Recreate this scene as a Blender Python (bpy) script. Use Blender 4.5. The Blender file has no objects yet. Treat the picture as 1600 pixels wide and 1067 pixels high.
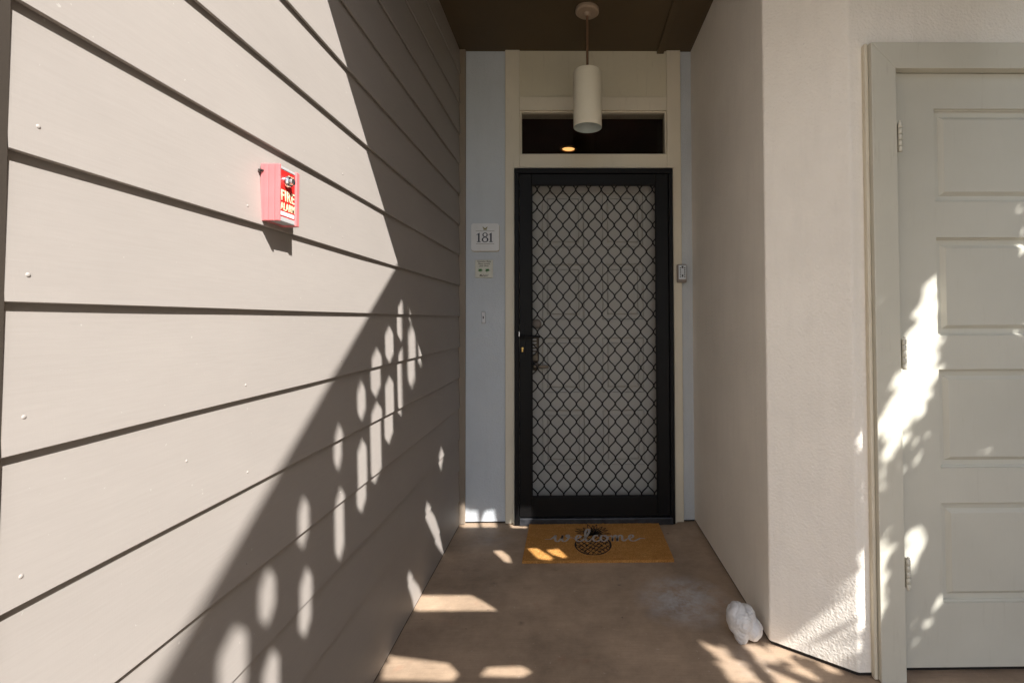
import bpy, bmesh, math, random
from mathutils import Vector, Matrix, noise
random.seed(7)
C = bpy.context.scene.collection
S = bpy.context.scene

# ---------------------------------------------------------------- camera
CAMZ = 1.183
cam = bpy.data.cameras.new('camera')
cam.sensor_width = 36; cam.lens = 17.277
cam.shift_x = -0.0635; cam.shift_y = -0.0318
cam.clip_start = 0.02; cam.clip_end = 500
co = bpy.data.objects.new('camera', cam); C.objects.link(co)
r_ = Vector((0.99992687, -0.01153694, -0.00362662)); u_ = Vector((0.00337107, -0.02209388, 0.99975022)); f_ = Vector((0.01161418, 0.99968933, 0.02205337))
co.matrix_world = Matrix(((r_.x, u_.x, -f_.x, 0), (r_.y, u_.y, -f_.y, 0), (r_.z, u_.z, -f_.z, CAMZ), (0, 0, 0, 1)))
S.camera = co

# ---------------------------------------------------------------- sky, sun, exposure
SUN = Vector((-.88, 1, -1.226))              # the way the light travels
w = bpy.data.worlds.new('World'); S.world = w; w.use_nodes = True
nt = w.node_tree; bg = nt.nodes['Background']
sk = nt.nodes.new('ShaderNodeTexSky'); sk.sky_type = 'NISHITA'; sk.sun_disc = False
sk.sun_elevation = math.radians(42.6); sk.sun_rotation = math.radians(138.6)
sk.air_density = 1.0; sk.dust_density = 1.5
nt.links.new(sk.outputs[0], bg.inputs[0]); bg.inputs[1].default_value = 0.11
sl = bpy.data.lights.new('sun', 'SUN'); sl.energy = 5.0; sl.angle = math.radians(0.32); sl.color = (1, .965, .925)
so = bpy.data.objects.new('sun', sl); C.objects.link(so)
so.rotation_mode = 'QUATERNION'; so.rotation_quaternion = SUN.to_track_quat('-Z', 'Y')
S.view_settings.view_transform = 'Standard'; S.view_settings.look = 'None'
S.view_settings.exposure = 1.18; S.view_settings.gamma = 1
S.render.engine = 'CYCLES'
S.cycles.max_bounces = 10; S.cycles.diffuse_bounces = 8

# ---------------------------------------------------------------- materials
class NB:
    def __init__(s, name):
        s.m = bpy.data.materials.new(name); s.m.use_nodes = True
        s.t = s.m.node_tree; s.p = s.t.nodes['Principled BSDF']
        s.tc = s.t.nodes.new('ShaderNodeTexCoord')
    def n(s, typ, **kw):
        x = s.t.nodes.new(typ)
        for k, v in kw.items():
            if k.startswith('i_'):
                x.inputs[k[2:].replace('_', ' ')].default_value = v
            else: setattr(x, k, v)
        return x
    def l(s, a, b): s.t.links.new(a, b)
    def coord(s, scale=(1, 1, 1), rot=(0, 0, 0)):
        mp = s.n('ShaderNodeMapping'); mp.inputs['Scale'].default_value = scale; mp.inputs['Rotation'].default_value = rot
        s.l(s.tc.outputs['Object'], mp.inputs['Vector']); return mp.outputs[0]
    def noise(s, scale, detail=3, rough=.55, sc=(1, 1, 1)):
        x = s.n('ShaderNodeTexNoise'); x.inputs['Scale'].default_value = scale; x.inputs['Detail'].default_value = detail; x.inputs['Roughness'].default_value = rough
        s.l(s.coord(sc), x.inputs['Vector']); return x.outputs['Fac']
    def ramp(s, fac, stops):
        x = s.n('ShaderNodeValToRGB'); e = x.color_ramp.elements
        while len(e) < len(stops): e.new(.5)
        for k, (p, c) in enumerate(stops):
            e[k].position = p; e[k].color = (*c, 1) if len(c) == 3 else c
        s.l(fac, x.inputs[0]); return x.outputs[0]
    def rng(s, fac, a, b, c, d):
        x = s.n('ShaderNodeMapRange'); x.inputs[1].default_value = a; x.inputs[2].default_value = b; x.inputs[3].default_value = c; x.inputs[4].default_value = d
        s.l(fac, x.inputs[0]); return x.outputs[0]
    def mix(s, fac, a, b, mode='MIX'):
        x = s.n('ShaderNodeMix', data_type='RGBA', blend_type=mode)
        for sock, v in ((x.inputs[0], fac), (x.inputs[6], a), (x.inputs[7], b)):
            if isinstance(v, (int, float)): sock.default_value = v
            elif isinstance(v, tuple): sock.default_value = (*v, 1)
            else: s.l(v, sock)
        return x.outputs[2]
    def bump(s, hs, prev=None):
        for h, st, dist in hs:
            b = s.n('ShaderNodeBump'); b.inputs['Strength'].default_value = st; b.inputs['Distance'].default_value = dist
            s.l(h, b.inputs['Height'])
            if prev is not None: s.l(prev, b.inputs['Normal'])
            prev = b.outputs[0]
        s.l(prev, s.p.inputs['Normal'])
    def col(s, c):
        if isinstance(c, tuple): s.p.inputs['Base Color'].default_value = (*c, 1)
        else: s.l(c, s.p.inputs['Base Color'])

def scl(c, k): return tuple(min(1, x * k) for x in c)

def simple(name, c, rough=.5, metal=0, var=.1, vs=6, bs=200, bst=.05, spec=.5):
    b = NB(name)
    b.col(b.ramp(b.noise(vs, 4), [(.3, scl(c, 1 - var)), (.7, scl(c, 1 + var))]))
    b.p.inputs['Roughness'].default_value = rough; b.p.inputs['Metallic'].default_value = metal
    b.p.inputs['Specular IOR Level'].default_value = spec
    if bst: b.bump([(b.noise(bs, 2), bst, .002)])
    return b.m

def painted_wood(name, c, rough=.45, grain=(30, 30, 2), dirt=.25, dirtcol=(.25, .2, .14)):
    b = NB(name)
    base = b.ramp(b.noise(2.5, 4), [(.3, scl(c, .94)), (.7, scl(c, 1.05))])
    streak = b.rng(b.noise(9, 6, .7, (6, 6, .6)), .58, .75, 0, dirt)
    b.col(b.mix(streak, base, dirtcol))
    b.p.inputs['Roughness'].default_value = rough
    b.bump([(b.noise(8, 4, .6, grain), .12, .002), (b.noise(140, 2), .06, .001)])
    return b.m

def m_siding():
    b = NB('siding_paint')
    c = (.340, .309, .282)
    base = b.ramp(b.noise(1.6, 5, .6, (1, 1, 2)), [(.3, scl(c, .95)), (.7, scl(c, 1.04))])
    grain = b.rng(b.noise(6, 5, .7, (1, 2, 40)), .3, .7, .97, 1.03)
    g2 = b.n('ShaderNodeCombineColor'); 
    for i in range(3): b.l(grain, g2.inputs[i])
    base = b.mix(1.0, base, g2.outputs[0], 'MULTIPLY')
    specks = b.rng(b.noise(95, 2, .5, (1, 1, 1)), .745, .77, 0, .32)
    base = b.mix(specks, base, (.62, .6, .56))
    scf = b.rng(b.noise(7, 6, .75, (1, 1, 2.5)), .70, .78, 0, .22); base = b.mix(scf, base, (.52, .50, .48))
    scr = b.rng(b.noise(16, 5, .65, (1, 1.4, .8)), .71, .77, 0, .25)
    base = b.mix(scr, base, (.5, .48, .45))
    b.col(base)
    b.p.inputs['Roughness'].default_value = .55
    b.p.inputs['Specular IOR Level'].default_value = .35
    b.bump([(b.noise(18, 5, .65, (1, 1, 14)), .08, .002), (b.noise(26, 4, .6, (1, 14, 1)), .06, .002), (b.noise(120, 2), .1, .0008), (b.noise(70, 1, .4), .05, .002)])
    return b.m

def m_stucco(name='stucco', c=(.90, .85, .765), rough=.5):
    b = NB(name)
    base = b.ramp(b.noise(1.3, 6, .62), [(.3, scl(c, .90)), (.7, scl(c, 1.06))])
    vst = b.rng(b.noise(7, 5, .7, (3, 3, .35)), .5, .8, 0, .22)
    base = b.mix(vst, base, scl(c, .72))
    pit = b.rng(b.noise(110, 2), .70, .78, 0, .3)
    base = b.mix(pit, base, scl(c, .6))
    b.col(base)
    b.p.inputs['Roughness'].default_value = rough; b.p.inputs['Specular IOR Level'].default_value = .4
    v = b.n('ShaderNodeTexVoronoi', feature='SMOOTH_F1'); v.inputs['Scale'].default_value = 125; v.inputs['Smoothness'].default_value = .8
    b.l(b.coord(), v.inputs['Vector'])
    b.bump([(b.noise(115, 4, .6), .55, .004), (v.outputs['Distance'], .35, .003), (b.noise(6, 3), .25, .01)])
    return b.m

def m_concrete():
    b = NB('porch_concrete')
    c = (.36, .262, .18)
    base = b.ramp(b.noise(3.2, 8, .72), [(.34, scl(c, .72)), (.5, c), (.66, scl(c, 1.25))])
    broom = b.rng(b.noise(5, 5, .75, (1.5, 70, 1)), .3, .7, .87, 1.12)
    g = b.n('ShaderNodeCombineColor')
    for i in range(3): b.l(broom, g.inputs[i])
    base = b.mix(1.0, base, g.outputs[0], 'MULTIPLY')
    base = b.mix(b.rng(b.noise(9, 4, .6), .62, .8, 0, .45), base, (.33, .15, .09))
    base = b.mix(b.rng(b.noise(33, 3, .6), .70, .76, 0, .7), base, (.07, .045, .035))
    base = b.mix(b.rng(b.noise(60, 2, .5), .70, .74, 0, .45), base, (.55, .46, .38))
    base = b.mix(b.rng(b.noise(190, 3, .7), .62, .70, 0, .5), base, (.10, .07, .05)); base = b.mix(b.rng(b.noise(230, 3, .7, (1, 1.2, 1)), .64, .70, 0, .45), base, (.58, .47, .36))
    # pale washed-out blotch by the right-hand wall, and scuffs near the threshold
    for (x, y, r, k, colr) in ((.47, 2.10, .22, 1.0, (.46, .45, .45)), (-.42, 2.68, .14, .3, (.40, .38, .38)), (.62, 1.72, .13, .35, (.38, .33, .30)), (-.5, 2.38, .12, .35, (.08, .055, .05)), (.21, 2.22, .012, 1, (.05, .035, .03)), (.53, 2.74, .012, 1, (.04, .03, .02)), (-.36, 2.24, .03, .8, (.09, .06, .045)), (-.08, 2.36, .02, .6, (.1, .07, .05)), (.30, 2.02, .025, .4, (.12, .08, .06)), (.78, 1.74, .02, .9, (.06, .04, .03)), (-.2, 1.95, .018, .6, (.08, .055, .04))):
        gm = b.n('ShaderNodeMapping'); gm.inputs['Location'].default_value = (-x / r, -y / r, 0); gm.inputs['Scale'].default_value = (1 / r, 1 / r, 0)
        b.l(b.tc.outputs['Object'], gm.inputs['Vector'])
        ln = b.n('ShaderNodeVectorMath', operation='LENGTH'); b.l(gm.outputs[0], ln.inputs[0])
        fo = b.rng(ln.outputs['Value'], 1.0, .15, 0, k)
        mu = b.n('ShaderNodeMath', operation='MULTIPLY'); b.l(fo, mu.inputs[0]); b.l(b.rng(b.noise(14, 5, .7), .35, .65, 0, 1.2), mu.inputs[1])
        base = b.mix(mu.outputs[0], base, colr)
    b.col(base)
    b.p.inputs['Roughness'].default_value = .62
    b.l(b.rng(b.noise(5, 4), .3, .7, .5, .75), b.p.inputs['Roughness'])
    b.bump([(b.noise(5, 5, .75, (1.5, 70, 1)), .22, .003), (b.noise(150, 3), .25, .0015), (b.noise(8, 4), .15, .006)])
    return b.m

def m_coir():
    b = NB('coir')
    n1 = b.noise(260, 3, .7); n2 = b.noise(12, 5, .65, (1, 3, 1))
    base = b.ramp(n1, [(.3, (.27, .12, .03)), (.5, (.56, .27, .075)), (.72, (.82, .48, .17))])
    base = b.mix(b.rng(n2, .35, .7, 0, .5), base, (.42, .18, .04))
    b.col(base); b.p.inputs['Roughness'].default_value = .95; b.p.inputs['Specular IOR Level'].default_value = .1
    b.bump([(n1, .9, .006), (b.noise(500, 2), .6, .003)])
    return b.m

def m_glass():
    b = NB('window_glass')
    b.p.inputs['Base Color'].default_value = (.8, .78, .76, 1); b.p.inputs['Roughness'].default_value = .02
    b.p.inputs['Transmission Weight'].default_value = 1; b.p.inputs['IOR'].default_value = 1.3
    return b.m
def m_emit(name, c, k):
    b = NB(name); b.p.inputs['Emission Color'].default_value = (*c, 1); b.p.inputs['Emission Strength'].default_value = k
    b.col(c); return b.m
def m_leaf():
    b = NB('leaf')
    b.col(b.ramp(b.noise(5, 3), [(.3, (.03, .07, .015)), (.7, (.08, .15, .03))]))
    b.p.inputs['Roughness'].default_value = .5; return b.m

M = dict(
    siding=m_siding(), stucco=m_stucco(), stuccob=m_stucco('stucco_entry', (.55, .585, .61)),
    concrete=m_concrete(), coir=m_coir(), glass=m_glass(), leaf=m_leaf(),
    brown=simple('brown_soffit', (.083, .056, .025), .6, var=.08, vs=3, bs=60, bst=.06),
    brown2=simple('brown_trim_paint', (.25, .20, .15), .55, var=.06, bst=.05),
    trim=painted_wood('cream_trim', (.68, .62, .49)),
    header=painted_wood('header_panel', (.60, .55, .41), .6, (3, 30, 30), .3),
    sdoor=painted_wood('storage_door_paint', (.58, .565, .485), .42, (30, 30, 2), .12),
    strim=painted_wood('storage_trim_paint', (.61, .59, .50), .42, (30, 30, 2), .25),
    edoor=painted_wood('entry_door_paint', (.42, .405, .37), .5, (20, 20, 2), .08),
    black=simple('black_powder_coat', (.0045, .004, .004), .5, var=.2, bs=400, bst=.15, spec=.2),
    blackr=simple('black_rubbed_metal', (.035, .036, .04), .4, .3, var=.5, vs=25, bs=90, bst=.2),
    shade=simple('cream_enamel', (.82, .76, .60), .5, var=.04, vs=4, bst=.03),
    shadei=simple('white_enamel_inner', (.55, .6, .56), .5),
    fixt=simple('taupe_metal', (.36, .27, .19), .45, var=.05),
    rod=simple('bronze_rod', (.25, .15, .09), .35, .4, var=.1),
    brass=simple('brass', (.75, .5, .16), .3, 1, var=.1),
    bronze=simple('aged_bronze', (.10, .08, .06), .35, .8, var=.4, vs=30),
    chrome=simple('chrome', (.7, .72, .75), .16, 1, var=.05, bst=0),
    pink=simple('sun_faded_red_plastic', (.56, .16, .165), .5, var=.06, vs=20),
    red=simple('red_enamel', (.6, .02, .018), .4, var=.05, vs=20),
    ivory=simple('ivory_print', (.85, .72, .45), .6, var=.03),
    grey=simple('grey_plastic', (.42, .42, .42), .5, var=.05),
    white=simple('white_plastic', (.75, .75, .75), .4, var=.03),
    plate=simple('white_ceramic', (.70, .70, .69), .3, var=.04, vs=15),
    tan=simple('tan_edge', (.42, .33, .18), .6),
    navy=simple('dark_navy_paint', (.015, .02, .04), .5, var=.1),
    gold=simple('dull_gold_print', (.22, .19, .07), .6, var=.2, vs=200),
    rule=simple('taupe_rule_print', (.25, .23, .19), .6),
    tile=simple('cream_tile', (.62, .61, .52), .35, var=.05, vs=30),
    green=simple('green_glaze', (.06, .24, .05), .4, var=.3, vs=200),
    ink=simple('black_ink', (.02, .015, .012), .8, var=.1),
    letter=simple('worn_white_paint', (.45, .40, .35), .85, var=.25, vs=120, bs=300, bst=.6),
    matink=simple('black_coir_print', (.022, .014, .008), .95, var=.4, vs=200, bs=260, bst=.8),
    keys=simple('dark_key', (.03, .03, .035), .5),
    lbox=simple('taupe_box_shell', (.24, .20, .17), .5),
    lface=simple('silver_face', (.60, .63, .66), .35, .2, var=.05),
    stone=simple('white_stone', (.62, .61, .60), .5, var=.16, vs=32, bs=70, bst=.5),
    room=simple('dim_room_paint', (.10, .035, .022), .8),
    gap_shade=simple('gap_shade_brown', (.035, .026, .018), .8),
    gasket=simple('dark_gap', (.02, .016, .013), .9),
    metal=simple('painted_steel', (.12, .10, .08), .5),
    bark=simple('bark', (.12, .09, .06), .9, var=.3, vs=20, bst=.6),
    lamp=m_emit('warm_lamp', (1, .5, .16), .75), lampr=simple('lamp_trim', (.45, .25, .08), .35),
)
def m_grass():
    b = NB('grass'); b.col(b.ramp(b.noise(3, 6), [(.3, (.05, .08, .025)), (.7, (.12, .14, .06))])); b.p.inputs['Roughness'].default_value = .95; return b.m
M['ground'] = m_grass()
M['bounce_paving'] = simple('pale_bounce_paving', (.52, .48, .42), .8, var=.12, vs=3, bs=80, bst=.3)

# ---------------------------------------------------------------- helpers
def tag(o, label=None, cat=None, group=None, kind=None):
    if label: o['label'] = label
    if cat: o['category'] = cat
    if group: o['group'] = group
    if kind: o['kind'] = kind
    return o
def thing(name, label, cat, loc=(0, 0, 0), group=None):
    o = bpy.data.objects.new(name, None); C.objects.link(o); o.location = loc; o.empty_display_size = .1
    return tag(o, label, cat, group)
def obj(name, bm, m, parent=None, smooth=False):
    me = bpy.data.meshes.new(name)
    bmesh.ops.recalc_face_normals(bm, faces=bm.faces)
    bm.to_mesh(me); bm.free(); return link(name, me, m, parent, smooth)
def link(name, me, m, parent=None, smooth=False):
    me.materials.clear(); me.materials.append(M[m] if isinstance(m, str) else m)
    if smooth: me.polygons.foreach_set('use_smooth', [True] * len(me.polygons)); 
    me.name = name
    o = bpy.data.objects.new(name, me); C.objects.link(o)
    if parent is not None:
        o.parent = parent
        p = Vector((0, 0, 0)); q = parent
        while q is not None: p += q.location; q = q.parent
        o.location = -p
    return o
def box(bm, x0, x1, y0, y1, z0, z1, bev=0, seg=2):
    r = bmesh.ops.create_cube(bm, size=1)
    vs = r['verts']
    for v in vs:
        v.co = Vector(((x0 + x1) / 2 + v.co.x * (x1 - x0), (y0 + y1) / 2 + v.co.y * (y1 - y0), (z0 + z1) / 2 + v.co.z * (z1 - z0)))
    if bev:
        es = list({e for v in vs for e in v.link_edges})
        bmesh.ops.bevel(bm, geom=es, offset=bev, segments=seg, affect='EDGES', profile=.5, clamp_overlap=True)
def bx(name, m, parent, *a, bev=.002):
    bm = bmesh.new(); box(bm, *a, bev=bev); return obj(name, bm, m, parent)
def lathe(bm, prof, ax, cx, cy, cz, n=48):
    """profile (radius, along) turned about axis ax through the centre"""
    rings = []
    for r, h in prof:
        ring = []
        for k in range(n):
            a = 2 * math.pi * k / n; c, s = r * math.cos(a), r * math.sin(a)
            p = {'z': (cx + c, cy + s, cz + h), 'y': (cx + c, cy + h, cz + s), 'x': (cx + h, cy + c, cz + s)}[ax]
            ring.append(bm.verts.new(p))
        rings.append(ring)
    for a, b in zip(rings, rings[1:]):
        for k in range(n):
            bm.faces.new((a[k], a[(k + 1) % n], b[(k + 1) % n], b[k]))
    return rings
def lathed(name, m, parent, prof, ax, c, n=48, cap=True):
    bm = bmesh.new(); rg = lathe(bm, prof, ax, *c, n=n)
    if cap: bm.faces.new(rg[0]); bm.faces.new(rg[-1])
    o = obj(name, bm, m, parent, True)
    try:
        o.data.set_sharp_from_angle(angle=math.radians(35))
    except Exception: pass
    return o
def fill(loops, thick, name='fill'):
    """closed 2D loops (even-odd) to a slab mesh in the xy plane, centred on z = 0"""
    cu = bpy.data.curves.new(name, 'CURVE'); cu.dimensions = '2D'; cu.fill_mode = 'BOTH'; cu.extrude = thick / 2
    for lp in loops:
        sp = cu.splines.new('POLY'); sp.points.add(len(lp) - 1)
        for p, (x, y) in zip(sp.points, lp): p.co = (x, y, 0, 1)
        sp.use_cyclic_u = True
    ob = bpy.data.objects.new(name, cu); C.objects.link(ob)
    bpy.context.view_layer.update()
    me = bpy.data.meshes.new_from_object(ob.evaluated_get(bpy.context.evaluated_depsgraph_get()))
    bpy.data.objects.remove(ob); bpy.data.curves.remove(cu)
    return me
def text(body, size, thick=.0006, off=0, shear=0, width=None, align='CENTER', space=1):
    cu = bpy.data.curves.new('text', 'FONT'); cu.body = body; cu.size = size; cu.extrude = thick / 2; cu.offset = off; cu.shear = shear
    cu.align_x = align; cu.align_y = 'CENTER'; cu.space_character = space; cu.resolution_u = 4
    ob = bpy.data.objects.new('text', cu); C.objects.link(ob)
    bpy.context.view_layer.update()
    me = bpy.data.meshes.new_from_object(ob.evaluated_get(bpy.context.evaluated_depsgraph_get()))
    bpy.data.objects.remove(ob); bpy.data.curves.remove(cu)
    if width:
        xs = [v.co.x for v in me.vertices]; k = width / (max(xs) - min(xs)); c = (max(xs) + min(xs)) / 2
        for v in me.vertices: v.co.x = (v.co.x - c) * k
    return me
def ON_Y(x, y, z): return Matrix(((1, 0, 0, x), (0, 0, -1, y), (0, 1, 0, z), (0, 0, 0, 1)))       # faces -y
def ON_X(x, y, z): return Matrix(((0, 0, 1, x), (1, 0, 0, y), (0, 1, 0, z), (0, 0, 0, 1)))        # faces +x, reads along +y
def ON_Z(x, y, z): return Matrix.Translation((x, y, z))
def merge(meshes):
    bm = bmesh.new()
    for me, mt in meshes:
        me.transform(mt); bm.from_mesh(me)
    out = bpy.data.meshes.new('m'); bm.to_mesh(out); bm.free(); return out
def rrect(x0, x1, y0, y1, r, n=5):
    out = []
    for cx, cy, a0 in ((x1 - r, y1 - r, 0), (x0 + r, y1 - r, 90), (x0 + r, y0 + r, 180), (x1 - r, y0 + r, 270)):
        for k in range(n + 1):
            a = math.radians(a0 + 90 * k / n); out.append((cx + r * math.cos(a), cy + r * math.sin(a)))
    return out
def spline(pts, n=8):
    P = [Vector(p) for p in pts]; P = [P[0] * 2 - P[1]] + P + [P[-1] * 2 - P[-2]]
    out = []
    for i in range(1, len(P) - 2):
        for k in range(n):
            t = k / n; a, b, c, d = P[i - 1:i + 3]
            out.append(.5 * ((2 * b) + (c - a) * t + (2 * a - 5 * b + 4 * c - d) * t * t + (3 * b - a - 3 * c + d) * t ** 3))
    out.append(P[-2]); return out
def ribbon(bm, pts, wfun, z=0, th=.0008):
    """flat brush stroke with varying width, in the xy plane"""
    prev = None; L = len(pts)
    for i, p in enumerate(pts):
        d = (pts[min(i + 1, L - 1)] - pts[max(i - 1, 0)]); d = d.normalized() if d.length > 0 else Vector((1, 0))
        n = Vector((-d.y, d.x)); wd = wfun(i / (L - 1), d)
        cur = [bm.verts.new((p.x + n.x * wd * s, p.y + n.y * wd * s, z + h)) for s, h in ((1, 0), (1, th), (-1, th), (-1, 0))]
        if prev:
            for k in range(4): bm.faces.new((prev[k], prev[(k + 1) % 4], cur[(k + 1) % 4], cur[k]))
        else: bm.faces.new(cur)
        prev = cur
    bm.faces.new(prev)
def near(y, X, z, Y0=2.9):
    k = y / Y0; return X * k, CAMZ + (z - CAMZ) * k

XL, YB, XR, H = -.6485, 2.9, .7185, 2.782
LAP, Z0 = .1778, 1.2052
YE = .713           # front edge of the porch roof

# ---------------------------------------------------------------- ground and floor
bm = bmesh.new(); bmesh.ops.create_grid(bm, x_segments=4, y_segments=4, size=150); bmesh.ops.translate(bm, verts=bm.verts, vec=(0, 0, -.06))
tag(obj('ground', bm, 'ground'), kind='structure')
bm = bmesh.new(); box(bm, -.70, 6, -1.02, 3.05, -.2, 0)
tag(obj('floor', bm, 'concrete'), kind='structure')

bm = bmesh.new(); box(bm, -6, 3.7, -14, -1.0, -.055, .004, bev=.004)  # pale slab added behind the viewer to bounce light into the porch
tag(obj('bounce_slab', bm, 'bounce_paving'), kind='structure')

# ---------------------------------------------------------------- left wall of lapped boards
wl = thing('siding_wall', 'taupe lapped-board wall on the left, half in sun with slanting shadow', 'wall', (XL, 1.5, 0))
def boards(bm, y0, y1):
    k0 = -8
    # staggered surface: each board tilts out to its lower edge, with a slightly wavy lip
    n = max(2, int((y1 - y0) / .04))
    for k in range(k0, 17):
        zb = Z0 + k * LAP if k > -7 else 0.0
        zb = max(zb, 0.006); zt = Z0 + (k + 1) * LAP + .012
        if Z0 + (k + 1) * LAP <= .006: continue
        rows = []
        for i in range(n + 1):
            y = y0 + (y1 - y0) * i / n
            wv = .0007 * noise.noise((y * 3, k * 7.1, 0)); wz = .0008 * noise.noise((y * 2, k * 3.3, 5))
            tilt = .0098
            frac = (zt - zb) / (LAP + .012)
            rows.append([bm.verts.new(p) for p in ((XL - .0055, y, zb + .016), (XL - .0055, y, zb + wz), (XL - .0012 + wv, y, zb + wz), (XL + wv, y, zb + .0014 + wz), (XL - tilt * frac + wv, y, zt))])
        for a, b in zip(rows, rows[1:]):
            for j in range(4): bm.faces.new((a[j], a[j + 1], b[j + 1], b[j]))
bm = bmesh.new(); boards(bm, .5698, 2.872); boards(bm, -6.0, .556)
obj('board_siding', bm, 'siding', wl)
bx('backing_wall', 'brown2', wl, XL - .16, XL - .050, -6.0, 3.05, -.05, 4.1, bev=0)
bx('joint_shade', 'gap_shade', wl, XL - .052, XL - .0006, .5562, .5696, -.02, 4.0, bev=0)  # dark strip filling the board gap, its colour standing in for shade
bx('corner_trim', 'brown2', wl, XL - .012, XL + .028, 2.874, 2.8985, .004, H - .001)
nl = [(.603, 1.421), (.595, 1.239), (.594, 1.070), (.991, 1.414), (.991, 1.055), (.594, .883), (.999, 1.734), (.847, .946), (1.40, 1.42), (1.40, 1.07), (1.40, .70), (1.80, 1.07), (1.80, .53), (1.4, 1.60), (.60, .53), (1.0, .88), (1.8, 1.78), (1.0, .70)]
bm = bmesh.new()
for y, z in nl:
    fr = ((z - Z0) / LAP) % 1
    rg = lathe(bm, [(.0028, -.002), (.0028, .0004), (.002, .0011), (.0008, .0014)], 'x', XL - .0098 * fr, y, z, n=12)
    bm.faces.new(rg[-1])
obj('nail_head', bm, 'siding', wl, True)
# dark joint where the boards meet the slab
bx('base_flashing', 'gasket', wl, XL - .014, XL - .0015, .5, 2.87, .0005, .0055, bev=0)

# ---------------------------------------------------------------- entry wall (stucco)
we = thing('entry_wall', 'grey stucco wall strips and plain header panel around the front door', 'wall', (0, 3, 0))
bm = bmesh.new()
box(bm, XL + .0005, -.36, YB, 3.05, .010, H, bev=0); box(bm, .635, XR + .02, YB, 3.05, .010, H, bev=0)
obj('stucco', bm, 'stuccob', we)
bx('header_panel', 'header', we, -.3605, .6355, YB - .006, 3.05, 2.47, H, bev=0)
bm = bmesh.new(); box(bm, XL, -.37, YB + .004, 3.04, .0005, .012); box(bm, .64, XR, YB + .004, 3.04, .0005, .012)
obj('base_gap', bm, 'gasket', we)

# ---------------------------------------------------------------- right-hand building
wr = thing('stucco_wall', 'rough cream stucco wall with angled corner right of the door', 'wall', (1.5, 2.3, 0))
def prism(bm, pts, z0, z1, bevel_idx=(), off=.006):
    lo = [bm.verts.new((x, y, z0)) for x, y in pts]; hi = [bm.verts.new((x, y, z1)) for x, y in pts]
    n = len(pts); bm.faces.new(lo[::-1]); bm.faces.new(hi)
    for k in range(n): bm.faces.new((lo[k], lo[(k + 1) % n], hi[(k + 1) % n], hi[k]))
    es = [e for k in bevel_idx for e in lo[k].link_edges if e.other_vert(lo[k]) is hi[k]]
    if es: bmesh.ops.bevel(bm, geom=es, offset=off, segments=3, affect='EDGES', profile=.5)
G = (.9459, 1.6411)
bm = bmesh.new()
prism(bm, [(XR, 3.05), (XR, 1.8095), G, (1.06, 1.6411), (1.06, 3.05)], .014, 2.06, (1, 2))
prism(bm, [(XR, 3.05), (XR, 1.8095), G, (6, 1.6411), (6, 3.05)], 2.06, H, (1, 2))
prism(bm, [(1.94, 3.05), (1.94, 1.6411), (6, 1.6411), (6, 3.05)], .014, 2.06)
obj('stucco', bm, 'stucco', wr)
bm = bmesh.new(); prism(bm, [(XR + .006, 3.04), (XR + .006, 1.813), (.949, 1.6465), (1.08, 1.6465), (1.08, 3.04)], .0005, .0165)
obj('base_gap', bm, 'gasket', wr)
# upper storey walls above, out of the picture
bx('upper_storey', 'stucco', wr, XR, 6, YE + .01, 3.05, 2.96, 5.6, bev=0)

# ---------------------------------------------------------------- porch ceiling
pc = thing('porch_ceiling', 'dark brown painted porch ceiling above the front door', 'ceiling', (0, 2, H))
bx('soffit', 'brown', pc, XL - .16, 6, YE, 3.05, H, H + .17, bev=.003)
bx('batten', 'brown', pc, .515, .556, YE + .02, 2.898, H - .016, H - .0005)

# ---------------------------------------------------------------- door surround and transom
ds = thing('door_surround', 'cream painted timber casing with narrow transom window over the front door', 'door frame', (.13, 2.95, 0))
YT = 2.882
jl = bx('jamb', 'trim', ds, *[near(YT, a, 0)[0] for a in (-.390, -.303)], YT, 3.02, .003, H + .0, bev=.003)
jr = bx('jamb', 'trim', ds, *[near(YT, a, 0)[0] for a in (.574, .657)], YT, 3.02, .003, H + .0, bev=.003)
x0, x1 = -.3005, .5702
def zt(z): return near(YT, 0, z)[1]
bx('rail', 'trim', ds, x0, x1, YT + .002, 3.02, zt(2.431), zt(2.511), bev=.002)
bx('rail', 'trim', ds, x0, x1, YT + .002, 3.02, zt(2.078), zt(2.168), bev=.002)
bm = bmesh.new()   # window bead
for a in ((x0, x0 + .009, zt(2.168), zt(2.431)), (x1 - .009, x1, zt(2.168), zt(2.431)), (x0 + .009, x1 - .009, zt(2.423), zt(2.431)), (x0 + .009, x1 - .009, zt(2.168), zt(2.174))):
    box(bm, a[0], a[1], 2.90, 2.93, a[2], a[3], bev=.001)
tw = obj('window_bead', bm, 'trim', ds)
bx('pane', 'glass', ds, x0 + .005, x1 - .005, 2.928, 2.933, zt(2.168) + .003, zt(2.431) - .003, bev=0)
bm = bmesh.new()   # thin cream bead around the black frame
sx0, sz = near(2.872, -.337, 2.083); sx1 = near(2.872, .607, 0)[0]
box(bm, sx0 - .008, sx0, 2.868, 2.8815, .004, sz, bev=.001); box(bm, sx1, sx1 + .008, 2.868, 2.8815, .004, sz, bev=.001); box(bm, sx0 - .008, sx1 + .008, 2.868, 2.8815, sz, sz + .008, bev=.001)
obj('bead', bm, 'trim', ds)
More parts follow.
